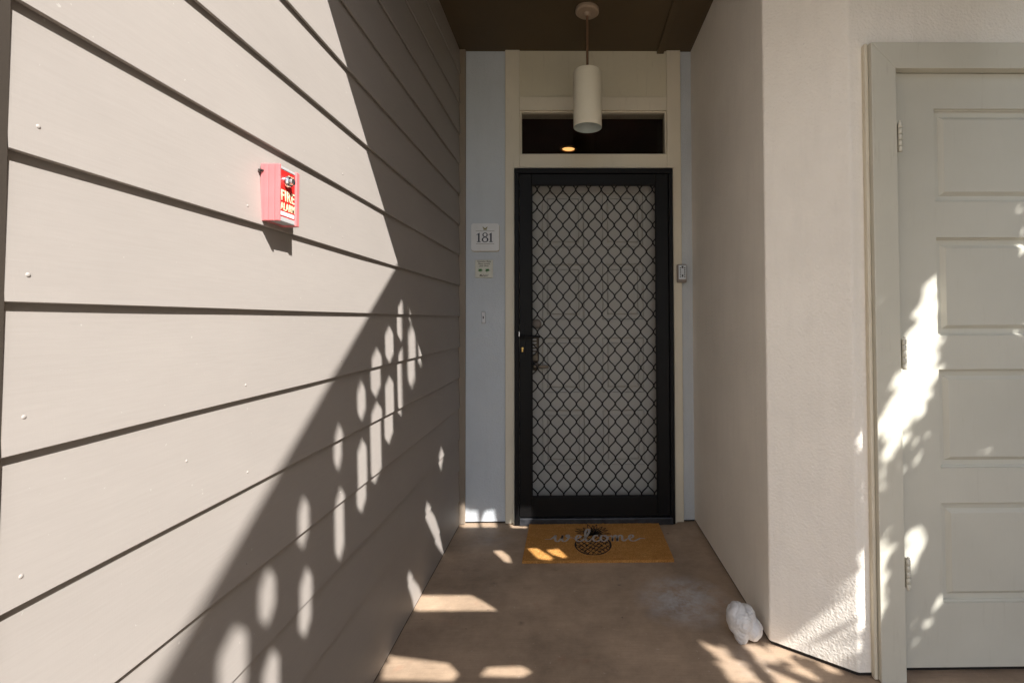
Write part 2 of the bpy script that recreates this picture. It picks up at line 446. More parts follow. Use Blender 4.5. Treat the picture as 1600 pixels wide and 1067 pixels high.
# dim hallway behind the transom with its ceiling lamp
hw = thing('hallway', 'dark hallway interior seen through the transom window', 'room', (.1, 4.5, 2.1))
bm = bmesh.new(); box(bm, -1.0, 1.2, 3.021, 6.0, 2.10, 2.5)
bm2 = obj('hallway_shell', bm, 'room', hw)
me = bm2.data
bmh = bmesh.new(); bmh.from_mesh(me)
bmesh.ops.delete(bmh, geom=[f for f in bmh.faces if f.calc_center_median().y < 3.03], context='FACES'); bmh.to_mesh(me); bmh.free()
cl = thing('recessed_light', 'small round lit downlight glowing behind the transom glass', 'ceiling light', (-.018, 3.76, 2.5))
lathed('trim_ring', 'lampr', cl, [(.067, -.001), (.067, -.006), (.052, -.008), (.048, -.002)], 'z', (-.018, 3.76, 2.5), cap=False)
lathed('lens', 'lamp', cl, [(.047, -.0015), (.045, -.004)], 'z', (-.018, 3.76, 2.5))

# ---------------------------------------------------------------- panelled door faces
def panel_door(name, m, parent, X0, X1, Za, Zb, yf, th, panels, prof):
    """slab facing -y with sunk and fielded panels: prof = (inset, depth) loops"""
    bm = bmesh.new()
    xs = sorted({X0, X1, *[p[0] for p in panels], *[p[1] for p in panels]}); zs = sorted({Za, Zb, *[p[2] for p in panels], *[p[3] for p in panels]})
    def inside(x, z): return any(p[0] < x < p[1] and p[2] < z < p[3] for p in panels)
    vv = {}
    def V(x, y, z):
        k = (round(x, 5), round(y, 5), round(z, 5))
        if k not in vv: vv[k] = bm.verts.new((x, y, z))
        return vv[k]
    for a, b in zip(xs, xs[1:]):
        for c, d in zip(zs, zs[1:]):
            if not inside((a + b) / 2, (c + d) / 2): bm.faces.new((V(a, yf, c), V(b, yf, c), V(b, yf, d), V(a, yf, d)))
    for (a, b, c, d) in panels:
        prev = None
        for (i, dp) in prof:
            cur = [V(a + i, yf + dp, c + i), V(b - i, yf + dp, c + i), V(b - i, yf + dp, d - i), V(a + i, yf + dp, d - i)]
            if prev:
                for k in range(4): bm.faces.new((prev[k], prev[(k + 1) % 4], cur[(k + 1) % 4], cur[k]))
            prev = cur
        bm.faces.new(prev)
    for a, b in zip(xs, xs[1:]):
        for z in (Za, Zb): bm.faces.new((V(a, yf, z), V(b, yf, z), V(b, yf + th, z), V(a, yf + th, z)))
    for c, d in zip(zs, zs[1:]):
        for x in (X0, X1): bm.faces.new((V(x, yf, c), V(x, yf, d), V(x, yf + th, d), V(x, yf + th, c)))
    return obj(name, bm, m, parent)
def hinge(parent, x, y, z0, z1, m='strim', r=.0065):
    bm = bmesh.new(); h = (z1 - z0)
    n = 5
    for k in range(n):
        a = z0 + h * k / n; b = z0 + h * (k + 1) / n - .0015
        rg = lathe(bm, [(r * .8, a), (r, a + .0012), (r, b - .0012), (r * .8, b)], 'z', x, y, 0, n=14); bm.faces.new(rg[0]); bm.faces.new(rg[-1])
    rg = lathe(bm, [(r * .6, z1), (r * .75, z1 + .003), (r * .3, z1 + .006)], 'z', x, y, 0, n=14); bm.faces.new(rg[-1])
    box(bm, x - .002, x + .002, y, y + .04, z0 + .002, z1 - .002)
    return obj('hinge', bm, m, parent, True)

# storage cupboard door and casing on the right
PR = [(0, 0), (.002, .008), (.005, .0095), (.007, .0155), (.023, .0165), (.034, .006), (.0355, .0045)]
YC = 1.606
sc_ = thing('storage_door_casing', 'cream mitred timber casing around the panelled storage door', 'door frame', (1.5, 1.62, 0))
def mitre(bm, xo, xi, zo, zi, side):
    pass
bm = bmesh.new()
xo, xi, zo, zi = 1.0015, 1.084, 2.104, 2.0165
def quadprism(bm, P, y0, y1):
    a = [bm.verts.new((x, y0, z)) for x, z in P]; b = [bm.verts.new((x, y1, z)) for x, z in P]
    bm.faces.new(a); bm.faces.new(b)
    for k in range(len(P)): bm.faces.new((a[k], a[(k + 1) % len(P)], b[(k + 1) % len(P)], b[k]))
quadprism(bm, [(xo, .003), (xi, .003), (xi, zi), (xo, zo)], YC, 1.6405)
bmesh.ops.bevel(bm, geom=list(bm.edges), offset=.002, segments=2, affect='EDGES', profile=.5)
obj('side_casing', bm, 'strim', sc_)
bm = bmesh.new(); quadprism(bm, [(xo + .0006, zo), (xi + .0006, zi), (1.92, zi), (2.0, zo)], YC + .0005, 1.6405)
bmesh.ops.bevel(bm, geom=list(bm.edges), offset=.002, segments=2, affect='EDGES', profile=.5)
obj('head_casing', bm, 'strim', sc_)
bx('side_casing', 'strim', sc_, 1.924, 2.0, YC, 1.6405, .003, zi - .002)
bx('edge_moulding', 'trim', sc_, .988, 1.0005, 1.622, 1.6408, .003, zo + .004, bev=.003)
bx('stop', 'strim', sc_, 1.0605, 1.100, 1.655, 1.75, .003, 2.059, bev=0)
bx('stop', 'strim', sc_, 1.0605, 1.939, 1.650, 1.75, 2.0225, 2.059, bev=0)
bx('threshold', 'gasket', sc_, 1.0605, 1.939, 1.668, 1.9, .001, .02, bev=0)
sd = thing('storage_door', 'pale cream panelled storage door with scuffed lower rail', 'door', (1.5, 1.66, 0))
pz = [(1.577, 1.895), (1.125, 1.456), (.683, 1.012), (.238, .567)]
panel_door('door_slab', 'sdoor', sd, 1.1035, 1.92, .028, 2.0155, 1.641, .04, [(1.2335, 1.79, a, b) for a, b in pz], PR)
for a, b in ((1.748, 1.850), (1.012, 1.116), (.282, .384)): hinge(sd, 1.0925, 1.603, a * .977 + .027, b * .977 + .027)
# scuff scratches
bx('latch_knob', 'chrome', sd, 1.875, 1.90, 1.60, 1.641, .98, 1.005, bev=.008)

# ---------------------------------------------------------------- entry door (behind the grille)
ed = thing('entry_door', 'taupe eight-panel front door behind the black diamond grille', 'door', (.13, 3.0, 0))
rows = [(1.622, 1.956), (1.183, 1.522), (.742, 1.075), (.306, .638)]
panel_door('door_slab', 'edoor', ed, -.300, .57, .035, 2.09, 2.985, .035, [(a, b, c, d) for c, d in rows for a, b in ((-.178, .080), (.188, .44))], [(0, 0), (.005, .011), (.012, .013), (.030, .013), (.038, .004), (.040, .0035)])
kp = bx('keypad_lock', 'bronze', ed, -.246, -.196, 2.955, 2.9848, .93, 1.09, bev=.008)
bm = bmesh.new()
for i in range(5): box(bm, -.232, -.210, 2.9525, 2.956, 1.06 - i * .02, 1.07 - i * .02, bev=.001)
obj('key', bm, 'grey', kp)
lathed('deadbolt', 'lbox', ed, [(.030, 0), (.030, -.006), (.026, -.016), (.018, -.022), (.005, -.023)], 'y', (-.212, 2.984, 1.158))
lathed('rose', 'bronze', ed, [(.028, 0), (.028, -.006), (.014, -.012), (.012, -.045), (.004, -.047)], 'y', (-.222, 2.984, .905))
bm = bmesh.new(); box(bm, -.232, -.135, 2.930, 2.944, .896, .914, bev=.005, seg=3); obj('lever', bm, 'bronze', ed)

# ---------------------------------------------------------------- security screen door
sec = thing('security_door', 'black metal security screen door with wavy diamond grille', 'security door', (.13, 2.86, 0))
def N(y, *v): return [near(y, a, 0)[0] for a in v]
YF = 2.858
a0, a1 = N(YF, -.334, .6035); ztop = near(YF, 0, 2.078)[1]
b0, b1 = N(YF, -.306, .5775); zl = near(YF, 0, 2.048)[1]
bm = bmesh.new()
box(bm, a0, b0 - .003, YF - .006, 2.8815, .004, ztop, bev=.002); box(bm, b1 + .003, a1, YF - .006, 2.8815, .004, ztop, bev=.002)
box(bm, a0 - .0005, a1 + .0005, YF - .010, 2.8815, zl + .002, ztop + .001, bev=.003)
obj('outer_frame', bm, 'black', sec)
c0, c1 = N(YF, -.2345, .505); ct = near(YF, 0, 1.985)[1]; cb = near(YF, 0, .146)[1]; lb = .048
bm = bmesh.new()
box(bm, b0, c0, YF, YF + .028, lb, zl, bev=.003); box(bm, c1, b1, YF, YF + .028, lb, zl, bev=.003)
box(bm, c0 + .0002, c1 - .0002, YF + .0003, YF + .0278, ct, zl - .0003, bev=.003); box(bm, c0 + .0002, c1 - .0002, YF + .0003, YF + .0278, lb + .0003, cb, bev=.003)
# glazing channel lip
for q in ((c0, c0 + .005, cb, ct), (c1 - .005, c1, cb, ct), (c0 + .005, c1 - .005, ct - .005, ct), (c0 + .005, c1 - .005, cb, cb + .005)):
    box(bm, q[0], q[1], YF + .004, YF + .020, q[2], q[3], bev=.001)
obj('leaf_frame', bm, 'black', sec)
bx('sill', 'blackr', sec, a0 + .028, a1 - .012, YF - .012, 2.93, .003, .043, bev=.004)
bm = bmesh.new()   # grille strands: waves that touch at each node
kk = YF / 2.9; PX = .0382 * kk; P = .1058 * kk; A = PX / 2 * 1.0; zref = near(YF, 0, 1.851)[1]; xr = -.220 * kk
def tube_strip(bm, pts, w, d):
    prev = None
    for i, p in enumerate(pts):
        t = (pts[min(i + 1, len(pts) - 1)] - pts[max(i - 1, 0)]).normalized(); n = Vector((t.z, 0, -t.x))
        cur = [bm.verts.new(p + n * (w * sx) + Vector((0, d * sy, 0))) for sx, sy in ((-.5, -.35), (0, -.5), (.5, -.35), (.5, .5), (-.5, .5))]
        if prev:
            for k in range(5): bm.faces.new((prev[k], prev[(k + 1) % 5], cur[(k + 1) % 5], cur[k]))
        prev = cur
for i in range(-1, 20):
    xc = xr + i * PX; s = 1 if i % 2 == 0 else -1
    run = []; z = cb + .001
    def flush(run):
        if len(run) > 1: tube_strip(bm, run, .0068, .005)
    while z <= ct - .001:
        ph = math.cos(2 * math.pi * (z - zref) / P)
        ph = ph * (1.0 + .0 * abs(ph))
        x = xc + s * (A - .0012) * max(-1, min(1, ph * 1.02))
        if c0 + .002 < x < c1 - .002: run.append(Vector((x, YF + .012, z)))
        else: flush(run); run = []
        z += P / 22
    flush(run)
# short welds at the nodes
r = 0
z = zref - int((zref - cb) / (P / 2)) * P / 2
while z < ct - .008:
    half = round((zref - z) / (P / 2))
    for i in range(-1, 20):
        if (i % 2 == 0) == (half % 2 == 0):
            x = xr + i * PX + PX / 2
            if c0 + .006 < x < c1 - .006: box(bm, x - .0046, x + .0046, YF + .0093, YF + .0147, z - .007, z + .007, bev=.0015, seg=1)
    z += P / 2
obj('grille', bm, 'black', sec)
hp = near(YF, -.2875, 0)[0]
pl = fill([rrect(hp - .017, hp + .017, near(YF, 0, .955)[1], near(YF, 0, 1.168)[1], .016, 8)], .010)
pl.transform(ON_Y(0, YF - .0045, 0)); hpo = link('handle_plate', pl, 'black', sec)
zk = near(YF, 0, 1.009)[1]
bm = bmesh.new()
rg = lathe(bm, [(.0085, -.006), (.0085, -.013), (.0075, -.014)], 'y', hp, YF, zk + .006, n=24); bm.faces.new(rg[-1])
box(bm, hp - .005, hp + .005, YF - .0135, YF - .006, zk - .014, zk + .002, bev=.002)
cyl = obj('key_cylinder', bm, 'brass', hpo, True)
zl_ = near(YF, 0, 1.085)[1]
lathed('spindle', 'black', sec, [(.011, -.009), (.011, -.03), (.009, -.045)], 'y', (hp, YF, zl_), 24)
bx('lever', 'black', sec, hp - .010, hp + .108, YF - .052, YF - .038, zl_ - .006, zl_ + .006, bev=.005)
bx('strike_plate', 'chrome', sec, b0 - .003, b0 + .001, YF - .0015, YF + .01, 1.087, 1.115, bev=0)
for z in (1.80, .30, .20): pass
for zz in (1.80, 1.03, .27): hinge(sec, near(YF, .580, 0)[0], YF - .004, zz - .036, zz + .036, 'black', .005)

# ---------------------------------------------------------------- pendant lamp
PXc, PYc = .087, 2.5
pn = thing('pendant_lamp', 'cream cylinder pendant lamp hanging from the porch ceiling', 'lamp', (PXc, PYc, H))
lathed('canopy', 'fixt', pn, [(.060, 0), (.061, -.004), (.061, -.016), (.054, -.022), (.020, -.024), (.014, -.034), (.008, -.036)], 'z', (PXc, PYc, H), 48)
lathed('rod', 'rod', pn, [(.0062, -.03), (.0062, -.34)], 'z', (PXc, PYc, H), 16)
zb = 2.166
sh = lathed('shade', 'shade', pn, [(.004, .2925), (.060, .2925), (.0695, .2895), (.0725, .282), (.0725, .0005), (.0718, 0)], 'z', (PXc, PYc, zb), 64)
bmh = bmesh.new(); bmh.from_mesh(sh.data)
bmesh.ops.delete(bmh, geom=[f for f in bmh.faces if len(f.verts) > 20 and f.calc_center_median().z < zb + .01], context='FACES'); bmh.to_mesh(sh.data); bmh.free()
lathed('shade_lining', 'shadei', sh, [(.0718, 0), (.0698, .0003), (.0695, .20), (.02, .21)], 'z', (PXc, PYc, zb), 64, cap=False)
lathed('bulb', 'white', pn, [(.012, .21), (.014, .16), (.030, .12), (.031, .10), (.02, .082), (.004, .078)], 'z', (PXc, PYc, zb), 24)

# ---------------------------------------------------------------- doormat
dm = thing('doormat', 'orange-brown coir doormat with pineapple and white welcome lettering', 'doormat', (.125, 2.65, 0))
mx0, mx1, my0, my1 = -.243, .497, 2.417, 2.852
bm = bmesh.new()
nx, ny = 150, 90
def ph(x, y): return .0135 + .0016 * noise.noise((x * 60, y * 60, 1)) + .0015 * noise.noise((x * 160, y * 160, 4)) + .0015 * noise.noise((x * 4, y * 4, 9))
grid = []
for i in range(nx + 1):
    row = []
    for j in range(ny + 1):
        x = mx0 + (mx1 - mx0) * i / nx; y = my0 + (my1 - my0) * j / ny
        ex = .0022 * noise.noise((x * 90, y * 90, 8))
        if i in (0, nx): x += ex
        if j in (0, ny): y += ex
        row.append(bm.verts.new((x, y, ph(x, y))))
    grid.append(row)
for i in range(nx):
    for j in range(ny): bm.faces.new((grid[i][j], grid[i + 1][j], grid[i + 1][j + 1], grid[i][j + 1]))
ring = [grid[i][0] for i in range(nx)] + [grid[nx][j] for j in range(ny)] + [grid[i][ny] for i in range(nx, 0, -1)] + [grid[0][j] for j in range(ny, 0, -1)]
low = [bm.verts.new((v.co.x, v.co.y, .0008)) for v in ring]
for k in range(len(ring)): bm.faces.new((ring[k], ring[(k + 1) % len(ring)], low[(k + 1) % len(ring)], low[k]))
# loose fibre tufts
for k in range(9000):
    x = random.uniform(mx0 + .002, mx1 - .002); y = random.uniform(my0 + .002, my1 - .002)
    if random.random() < .18: y = my0 + random.uniform(-.001, .003)
    elif random.random() < .08: x = random.choice((mx0, mx1)) + random.uniform(-.001, .001)
    a = random.uniform(0, 6.28); l = random.uniform(.002, .0045); z = ph(x, y) - .001
    dx, dy = math.cos(a), math.sin(a); lx, ly = random.uniform(-.002, .002), random.uniform(-.002, .002)
    bm.faces.new([bm.verts.new(p) for p in ((x - dx * .0005, y - dy * .0005, z), (x + dx * .0005, y + dy * .0005, z), (x + lx, y + ly, z + l))])
obj('coir_pile', bm, 'coir', dm)
ZM = .0146
bm = bmesh.new()
PC = Vector((.109, 2.583)); RX, RY = .092, .112
def el(a, kx=1, ky=1): return Vector((PC.x + RX * kx * math.cos(a), PC.y + RY * ky * math.sin(a)))
ribbon(bm, [el(2 * math.pi * k / 60) for k in range(61)], lambda t, d: .0038 + .001 * math.sin(t * 40), ZM)
def inell(p, k=.97): return ((p.x - PC.x) / RX / k) ** 2 + ((p.y - PC.y) / RY / k) ** 2 < 1
for s in (1, -1):
    for q in range(-7, 8):
        seg = []
        for k in range(61):
            v = -1 + 2 * k / 60
            x = PC.x + (q * .030) + s * v * .075; y = PC.y + v * .125 * .9 + .010 * math.sin((x - PC.x) * 38)
            p = Vector((x, y))
            if inell(p): seg.append(p)
            else:
                if len(seg) > 3: ribbon(bm, seg, lambda t, d: .0022 + .0012 * math.sin(t * 23 + q), ZM)
                seg = []
        if len(seg) > 3: ribbon(bm, seg, lambda t, d: .0022 + .0012 * math.sin(t * 23 + q), ZM)
for k in range(64):   # scale marks
    a = random.uniform(0, 6.28); rr = math.sqrt(random.random()) * .85; p = el(a, rr, rr)
    ribbon(bm, [p, p + Vector((random.uniform(-.006, .006), -.008))], lambda t, d: .0022 * (1 - t) + .0006, ZM)
# crown of spiky leaves
base = Vector((.112, 2.688))
random.seed(11)
for k in range(20):
    a = math.radians(6 + 168 * (k % 11) / 10 + random.uniform(-5, 5)); l = (.10 if k < 11 else .062) * random.uniform(.85, 1.1)
    tip = base + Vector((math.cos(a) * l * 1.02, math.sin(a) * l * 1.35 + .008)); mid = (base + tip) / 2 + Vector((0, .014 * abs(math.cos(a))))
    ctr = spline([base + Vector((math.cos(a) * .014, 0)), mid, tip], 7); wl_ = .0095 if k < 11 else .007
    for sgn in (1, -1):
        edge = []
        for i, p in enumerate(ctr):
            t = i / (len(ctr) - 1); dd = (ctr[min(i + 1, len(ctr) - 1)] - ctr[max(i - 1, 0)]).normalized(); nn = Vector((-dd.y, dd.x))
            edge.append(p + nn * sgn * wl_ * math.sin(math.pi * min(1, t * .95 + .05)) )
        ribbon(bm, edge, lambda t, d: .0019, ZM)
obj('pineapple_print', bm, 'matink', dm)
# brush-script "welcome": x-height 1, one flowing stroke set
W = [
 [(-1.0, .42), (-.45, .38), (-.1, .62), (.15, .95), (.12, .4), (.28, .04), (.55, .12), (.82, .55), (.92, .92), (.88, .35), (1.05, .03), (1.35, .15), (1.62, .62), (1.58, 1.02), (1.36, 1.0), (1.42, .72), (1.8, .62), (2.1, .58)],
 [(2.1, .5), (2.5, .42), (2.85, .6), (2.9, .88), (2.62, .95), (2.42, .62), (2.42, .25), (2.65, .02), (3.0, .1), (3.35, .45), (3.75, 1.1), (3.95, 1.7), (3.82, 1.98), (3.58, 1.75), (3.45, 1.1), (3.45, .4), (3.62, .05), (3.9, .12), (4.15, .45)],
 [(4.85, .78), (4.68, .97), (4.42, .8), (4.28, .4), (4.42, .06), (4.75, .04), (5.05, .3)],
 [(5.6, .95), (5.3, .88), (5.12, .5), (5.22, .1), (5.5, .02), (5.8, .25), (5.86, .65), (5.62, .95), (5.7, .72), (6.1, .72), (6.35, .85)],
 [(6.35, .92), (6.42, .5), (6.36, .04), (6.5, .55), (6.75, .92), (6.92, .8), (6.9, .04), (7.05, .6), (7.32, .94), (7.52, .78), (7.46, .25), (7.6, .04), (7.85, .2), (8.15, .45)],
 [(8.15, .45), (8.5, .5), (8.75, .72), (8.68, .95), (8.42, .88), (8.26, .5), (8.36, .12), (8.68, .02), (9.1, .2), (9.5, .42), (10.0, .36)],
]
bm = bmesh.new(); kx = .535 / 11.0; ky = .078
for st in W:
    pts = [Vector((-.145 + (x + 1) * kx, 2.617 + y * ky)) for x, y in spline([(a, b) for a, b in st], 7)]
    def wf(t, d):
        v = abs(d.y); return (.0024 + .0036 * v) * min(1, .35 + 6 * min(t, 1 - t))
    ribbon(bm, pts, wf, ZM + .0006)
obj('welcome_lettering', bm, 'letter', dm)

# ---------------------------------------------------------------- fire alarm
fa = thing('fire_alarm', 'faded red fire alarm pull station on the sunlit boards', 'fire alarm', (XL, 1.09, 1.45))
fy0, fy1, fz0, fz1 = 1.034, 1.111, 1.393, 1.514; fx = -.6120
bm = bmesh.new()
xw = XL - .004
box(bm, xw, fx, fy0, fy0 + .0052, fz0, fz1, bev=.0012)              # near cheek
box(bm, xw, fx - .0005, fy1 - .013, fy1, fz0 - .0005, fz1 + .0005, bev=.002)
box(bm, xw, XL + .008, fy0 + .001, fy1 - .001, fz0 + .001, fz1 - .001)
for xa, xb in ((XL + .004, XL + .0125), (XL + .0145, XL + .0255), (XL + .0275, fx - .001)): box(bm, xa, xb, fy0 - .0014, fy0 + .001, fz0 + .001, fz1 - .001, bev=.0006)
obj('housing', bm, 'pink', fa)
ff = fx - .004
fp = bx('face_plate', 'red', fa, XL + .004, ff, fy0 + .0054, fy1 - .0133, fz0 + .012, fz1 - .008, bev=.001)
bx('end_cap', 'grey', fa, XL + .004, ff + .001, fy0 + .0056, fy1 - .0135, fz1 - .0078, fz1 - .002, bev=.001); bx('end_cap', 'grey', fa, XL + .004, ff + .001, fy0 + .0056, fy1 - .0135, fz0 + .002, fz0 + .0118, bev=.001)
ym = (fy0 + .0054 + fy1 - .0133) / 2
lk = lathed('key_lock', 'chrome', fa, [(.0125, 0), (.0125, .005), (.0105, .010), (.0075, .011), (.007, .016), (.003, .017)], 'x', (ff, ym - .004, 1.483), 32)
bx('keyway', 'keys', lk, ff + .0165, ff + .0176, ym - .0048, ym - .0032, 1.4795, 1.4865, bev=0)
for t, mt in ((text('FIRE', .032, .0008, .0004, width=.049, space=1.08), ON_X(ff + .0006, ym + .002, 1.450)), (text('ALARM', .023, .0008, .0003, width=.052, space=1.08), ON_X(ff + .0006, ym + .001, 1.4265)), (text('PULL', .010, .0008, .0001), ON_X(ff + .0006, ym + .014, 1.495))):
    t.transform(mt); link('lettering', t, 'ivory', fa)
bx('paper_label', 'white', fa, ff, ff + .0006, ym - .026, ym + .026, 1.408, 1.4165, bev=0)
bm = bmesh.new()
for k in range(12): box(bm, ff + .0005, ff + .0009, ym - .008 + k * .003, ym - .0065 + k * .003 + (k % 3) * .0004, 1.4105, 1.4145)
obj('fine_print', bm, 'grey', fa)
bx('bracket', 'gasket', fa, XL - .004, XL + .003, fy0 - .008, fy0 + .004, 1.497, 1.500, bev=0)

# ---------------------------------------------------------------- house number plaque
sg = thing('number_plaque', 'white rounded plaque reading 181 beside the front door', 'house number', (-.505, 2.89, 1.67))
YS = 2.888
def s_(X, z): return near(YS, X, z, 2.9)
(sx0, sz0), (sx1, sz1) = s_(-.590, 1.590), s_(-.4255, 1.753)
pb = fill([rrect(sx0 - .001, sx1 + .001, sz0 - .003, sz1, .016)], .008); pb.transform(ON_Y(0, 2.8955, 0)); link('backing', pb, 'tan', sg)
pf = fill([rrect(sx0, sx1, sz0, sz1, .015)], .006); pf.transform(ON_Y(0, 2.8885, 0)); link('plate', pf, 'plate', sg)
cxs = (sx0 + sx1) / 2; czs = (sz0 + sz1) / 2
def ell(cx, cy, rx, ry, n=28): return [(cx + rx * math.cos(2 * math.pi * k / n), cy + ry * math.sin(2 * math.pi * k / n)) for k in range(n)]
h = .056; d1 = [[(-.0046, .05 * 1.0), (.0046, .056), (.0046, .004), (.012, .002), (.012, 0), (-.012, 0), (-.012, .002), (-.0046, .004), (-.0046, .045), (-.014, .041), (-.014, .044)]]
digs = []
for dx in (-.0365, .0345):
    digs.append([(x + dx, y) for x, y in d1[0]])
digs += [ell(0, .0145, .0195, .0155), ell(0, .0425, .0155, .0140)]
hol = [ell(0, .0148, .0115, .0115), ell(0, .0430, .0090, .0100)]
me = merge([(fill([digs[0]], .0008), ON_Y(cxs, YS - .0029, czs - .029)), (fill([digs[1]], .0008), ON_Y(cxs, YS - .0029, czs - .029)), (fill([digs[2], hol[0]], .0008), ON_Y(cxs, YS - .0029, czs - .029)), (fill([digs[3], hol[1]], .00085), ON_Y(cxs, YS - .0029, czs - .029))])
link('numerals', me, 'navy', sg)
bx('rule', 'rule', sg, cxs - .055, cxs + .055, YS - .0034, YS - .0027, czs + .035, czs + .0375, bev=0); bx('rule', 'rule', sg, cxs - .053, cxs + .053, YS - .0034, YS - .0027, czs - .0405, czs - .038, bev=0)
em = [[(-.015, .062), (-.006, .058), (-.004, .052), (0, .055), (.004, .052), (.006, .058), (.015, .062), (.011, .051), (.007, .048), (.011, .045), (.011, .0425), (-.011, .0425), (-.011, .045), (-.007, .048), (-.011, .051)]]
me = fill([[(x * 1.0, y) for x, y in em[0]]], .0008); me.transform(ON_Y(cxs, YS - .0029, czs)); link('emblem', me, 'gold', sg)

# notice tile
tl = thing('notice_tile', 'small square tile with handwriting and green palms below the plaque', 'sign', (-.515, 2.89, 1.49))
(tx0, tz0), (tx1, tz1) = s_(-.568, 1.432), s_(-.4625, 1.538)
bx('tile_body', 'tile', tl, tx0, tx1, 2.889, 2.8995, tz0, tz1, bev=.0025)
cxt = (tx0 + tx1) / 2; yt = 2.8886
sr = lambda s, size, wd: text(s, size, .0006, .00005, .35, wd)
for t, mt in ((sr('Hawaiian Style', .0145, .082), ON_Y(cxt, yt, 1.527)), (sr('Please remove', .0145, .070), ON_Y(cxt, yt, 1.5135)), (sr('your shoes', .0145, .056), ON_Y(cxt, yt, 1.5015)), (sr('Mahalo!', .018, .052), ON_Y(cxt, yt, 1.4445))):
    t.transform(mt); link('handwriting', t, 'ink', tl)
bm = bmesh.new()
random.seed(3)
for sgn in (-1, 1):
    c0_ = Vector((sgn * .021, 0))
    for k in range(9):
        a = math.radians(-40 + 280 * k / 8); l = .017 if k % 2 else .013
        tip = c0_ + Vector((math.cos(a) * l, math.sin(a) * l * .75))
        ribbon(bm, [c0_, (c0_ + tip) / 2 + Vector((0, .002)), tip], lambda t, d: .0032 * (1 - t) + .0006, 0, .0006)
    ribbon(bm, [c0_, c0_ + Vector((-sgn * .004, -.012))], lambda t, d: .001, 0, .0006)
me = bpy.data.meshes.new('x'); bm.to_mesh(me); bm.free(); me.transform(ON_Y(cxt, yt, 1.474)); link('palm_motif', me, 'green', tl)

# doorbell
db = thing('doorbell', 'narrow pale doorbell button low on the left stucco strip', 'doorbell', (-.515, 2.89, 1.197))
(dx0, dz0), (dx1, dz1) = s_(-.530, 1.162), s_(-.5065, 1.233)
bx('base', 'grey', db, dx0, dx1, 2.892, 2.8998, dz0, dz1, bev=.003)
bx('cover', 'white', db, dx0 + .003, dx1 - .003, 2.887, 2.893, dz0 + .004, dz1 - .004, bev=.002)
bx('button', 'keys', db, (dx0 + dx1) / 2 - .003, (dx0 + dx1) / 2 + .003, 2.885, 2.888, 1.191, 1.205, bev=.001)

# key safe
kb = thing('key_safe', 'small silver push-button key safe on the right door casing', 'key box', (.65, 2.87, 1.456))
YK = 2.855
(kx0, kz0), (kx1, kz1) = near(YK, .631, 1.405), near(YK, .682, 1.508)
bx('shell', 'lbox', kb, kx0 - .001, kx1 + .003, YK + .002, 2.8995, kz0 - .003, kz1 + .001, bev=.004)
bx('face', 'lface', kb, kx0 + .006, kx1 - .001, YK - .003, YK + .003, kz0 + .014, kz1 - .004, bev=.002)
kc = (kx0 + .006 + kx1 - .001) / 2
bm = bmesh.new()
for sgn in (-1, 1):
    for k in range(5):
        rg = lathe(bm, [(.0035, 0), (.0035, -.003), (.002, -.004)], 'y', kc + sgn * .0125, YK - .0028, kz0 + .030 + k * .0125, n=12); bm.faces.new(rg[-1])
obj('push_button', bm, 'keys', kb)
bx('slide', 'keys', kb, kc - .005, kc + .005, YK - .006, YK - .0025, kz1 - .022, kz1 - .009, bev=.001)
bx('open_tab', 'keys', kb, kc - .004, kc + .004, YK - .006, YK - .0025, kz0 + .028, kz0 + .042, bev=.001)

# ---------------------------------------------------------------- white stone
random.seed(5)
bm = bmesh.new(); bmesh.ops.create_icosphere(bm, subdivisions=6, radius=1)
# lobes that all contain the centre: (offset, radii)
lob = [((-.022, .004, .010), (.040, .052, .058)), ((.030, -.012, -.020), (.0345, .045, .040)), ((-.016, -.020, -.030), (.026, .034, .037)), ((-.006, -.026, .006), (.030, .032, .044)), ((.014, .010, .014), (.034, .05, .040))]
for v in bm.verts:
    d = v.co.normalized(); ts = []
    for o, r in lob:
        A_ = sum((d[i] / r[i]) ** 2 for i in range(3)); B_ = -2 * sum(d[i] * o[i] / r[i] ** 2 for i in range(3)); C_ = sum((o[i] / r[i]) ** 2 for i in range(3)) - 1
        disc = B_ * B_ - 4 * A_ * C_
        ts.append((-B_ + math.sqrt(max(0, disc))) / (2 * A_))
    k = 700; t = math.log(sum(math.exp(k * a) for a in ts)) / k
    p = d * t
    rr = (p - Vector((-.012, -.05, .012))).length
    t += .0011 * math.sin(rr * 620 + 4 * noise.noise(p * 30)) * max(0, -d.y) + .0030 * noise.noise(p * 30) - .0030 * (1 - min(1, abs(noise.noise(p * 26 + Vector((3, 1, 2)))) * 5)) + .0010 * noise.noise(p * 90)
    v.co = d * t
cen = Vector((.6365, 1.845, .062))
for v in bm.verts:
    v.co = v.co + cen
    if v.co.z < .0008: v.co.z = .0008 + .02 * (0)
    if v.co.x > XR - .001: v.co.x = XR - .001
st = obj('white_stone', bm, 'stone', None, True)
tag(st, 'smooth lobed white stone on the floor against the stucco corner', 'stone')

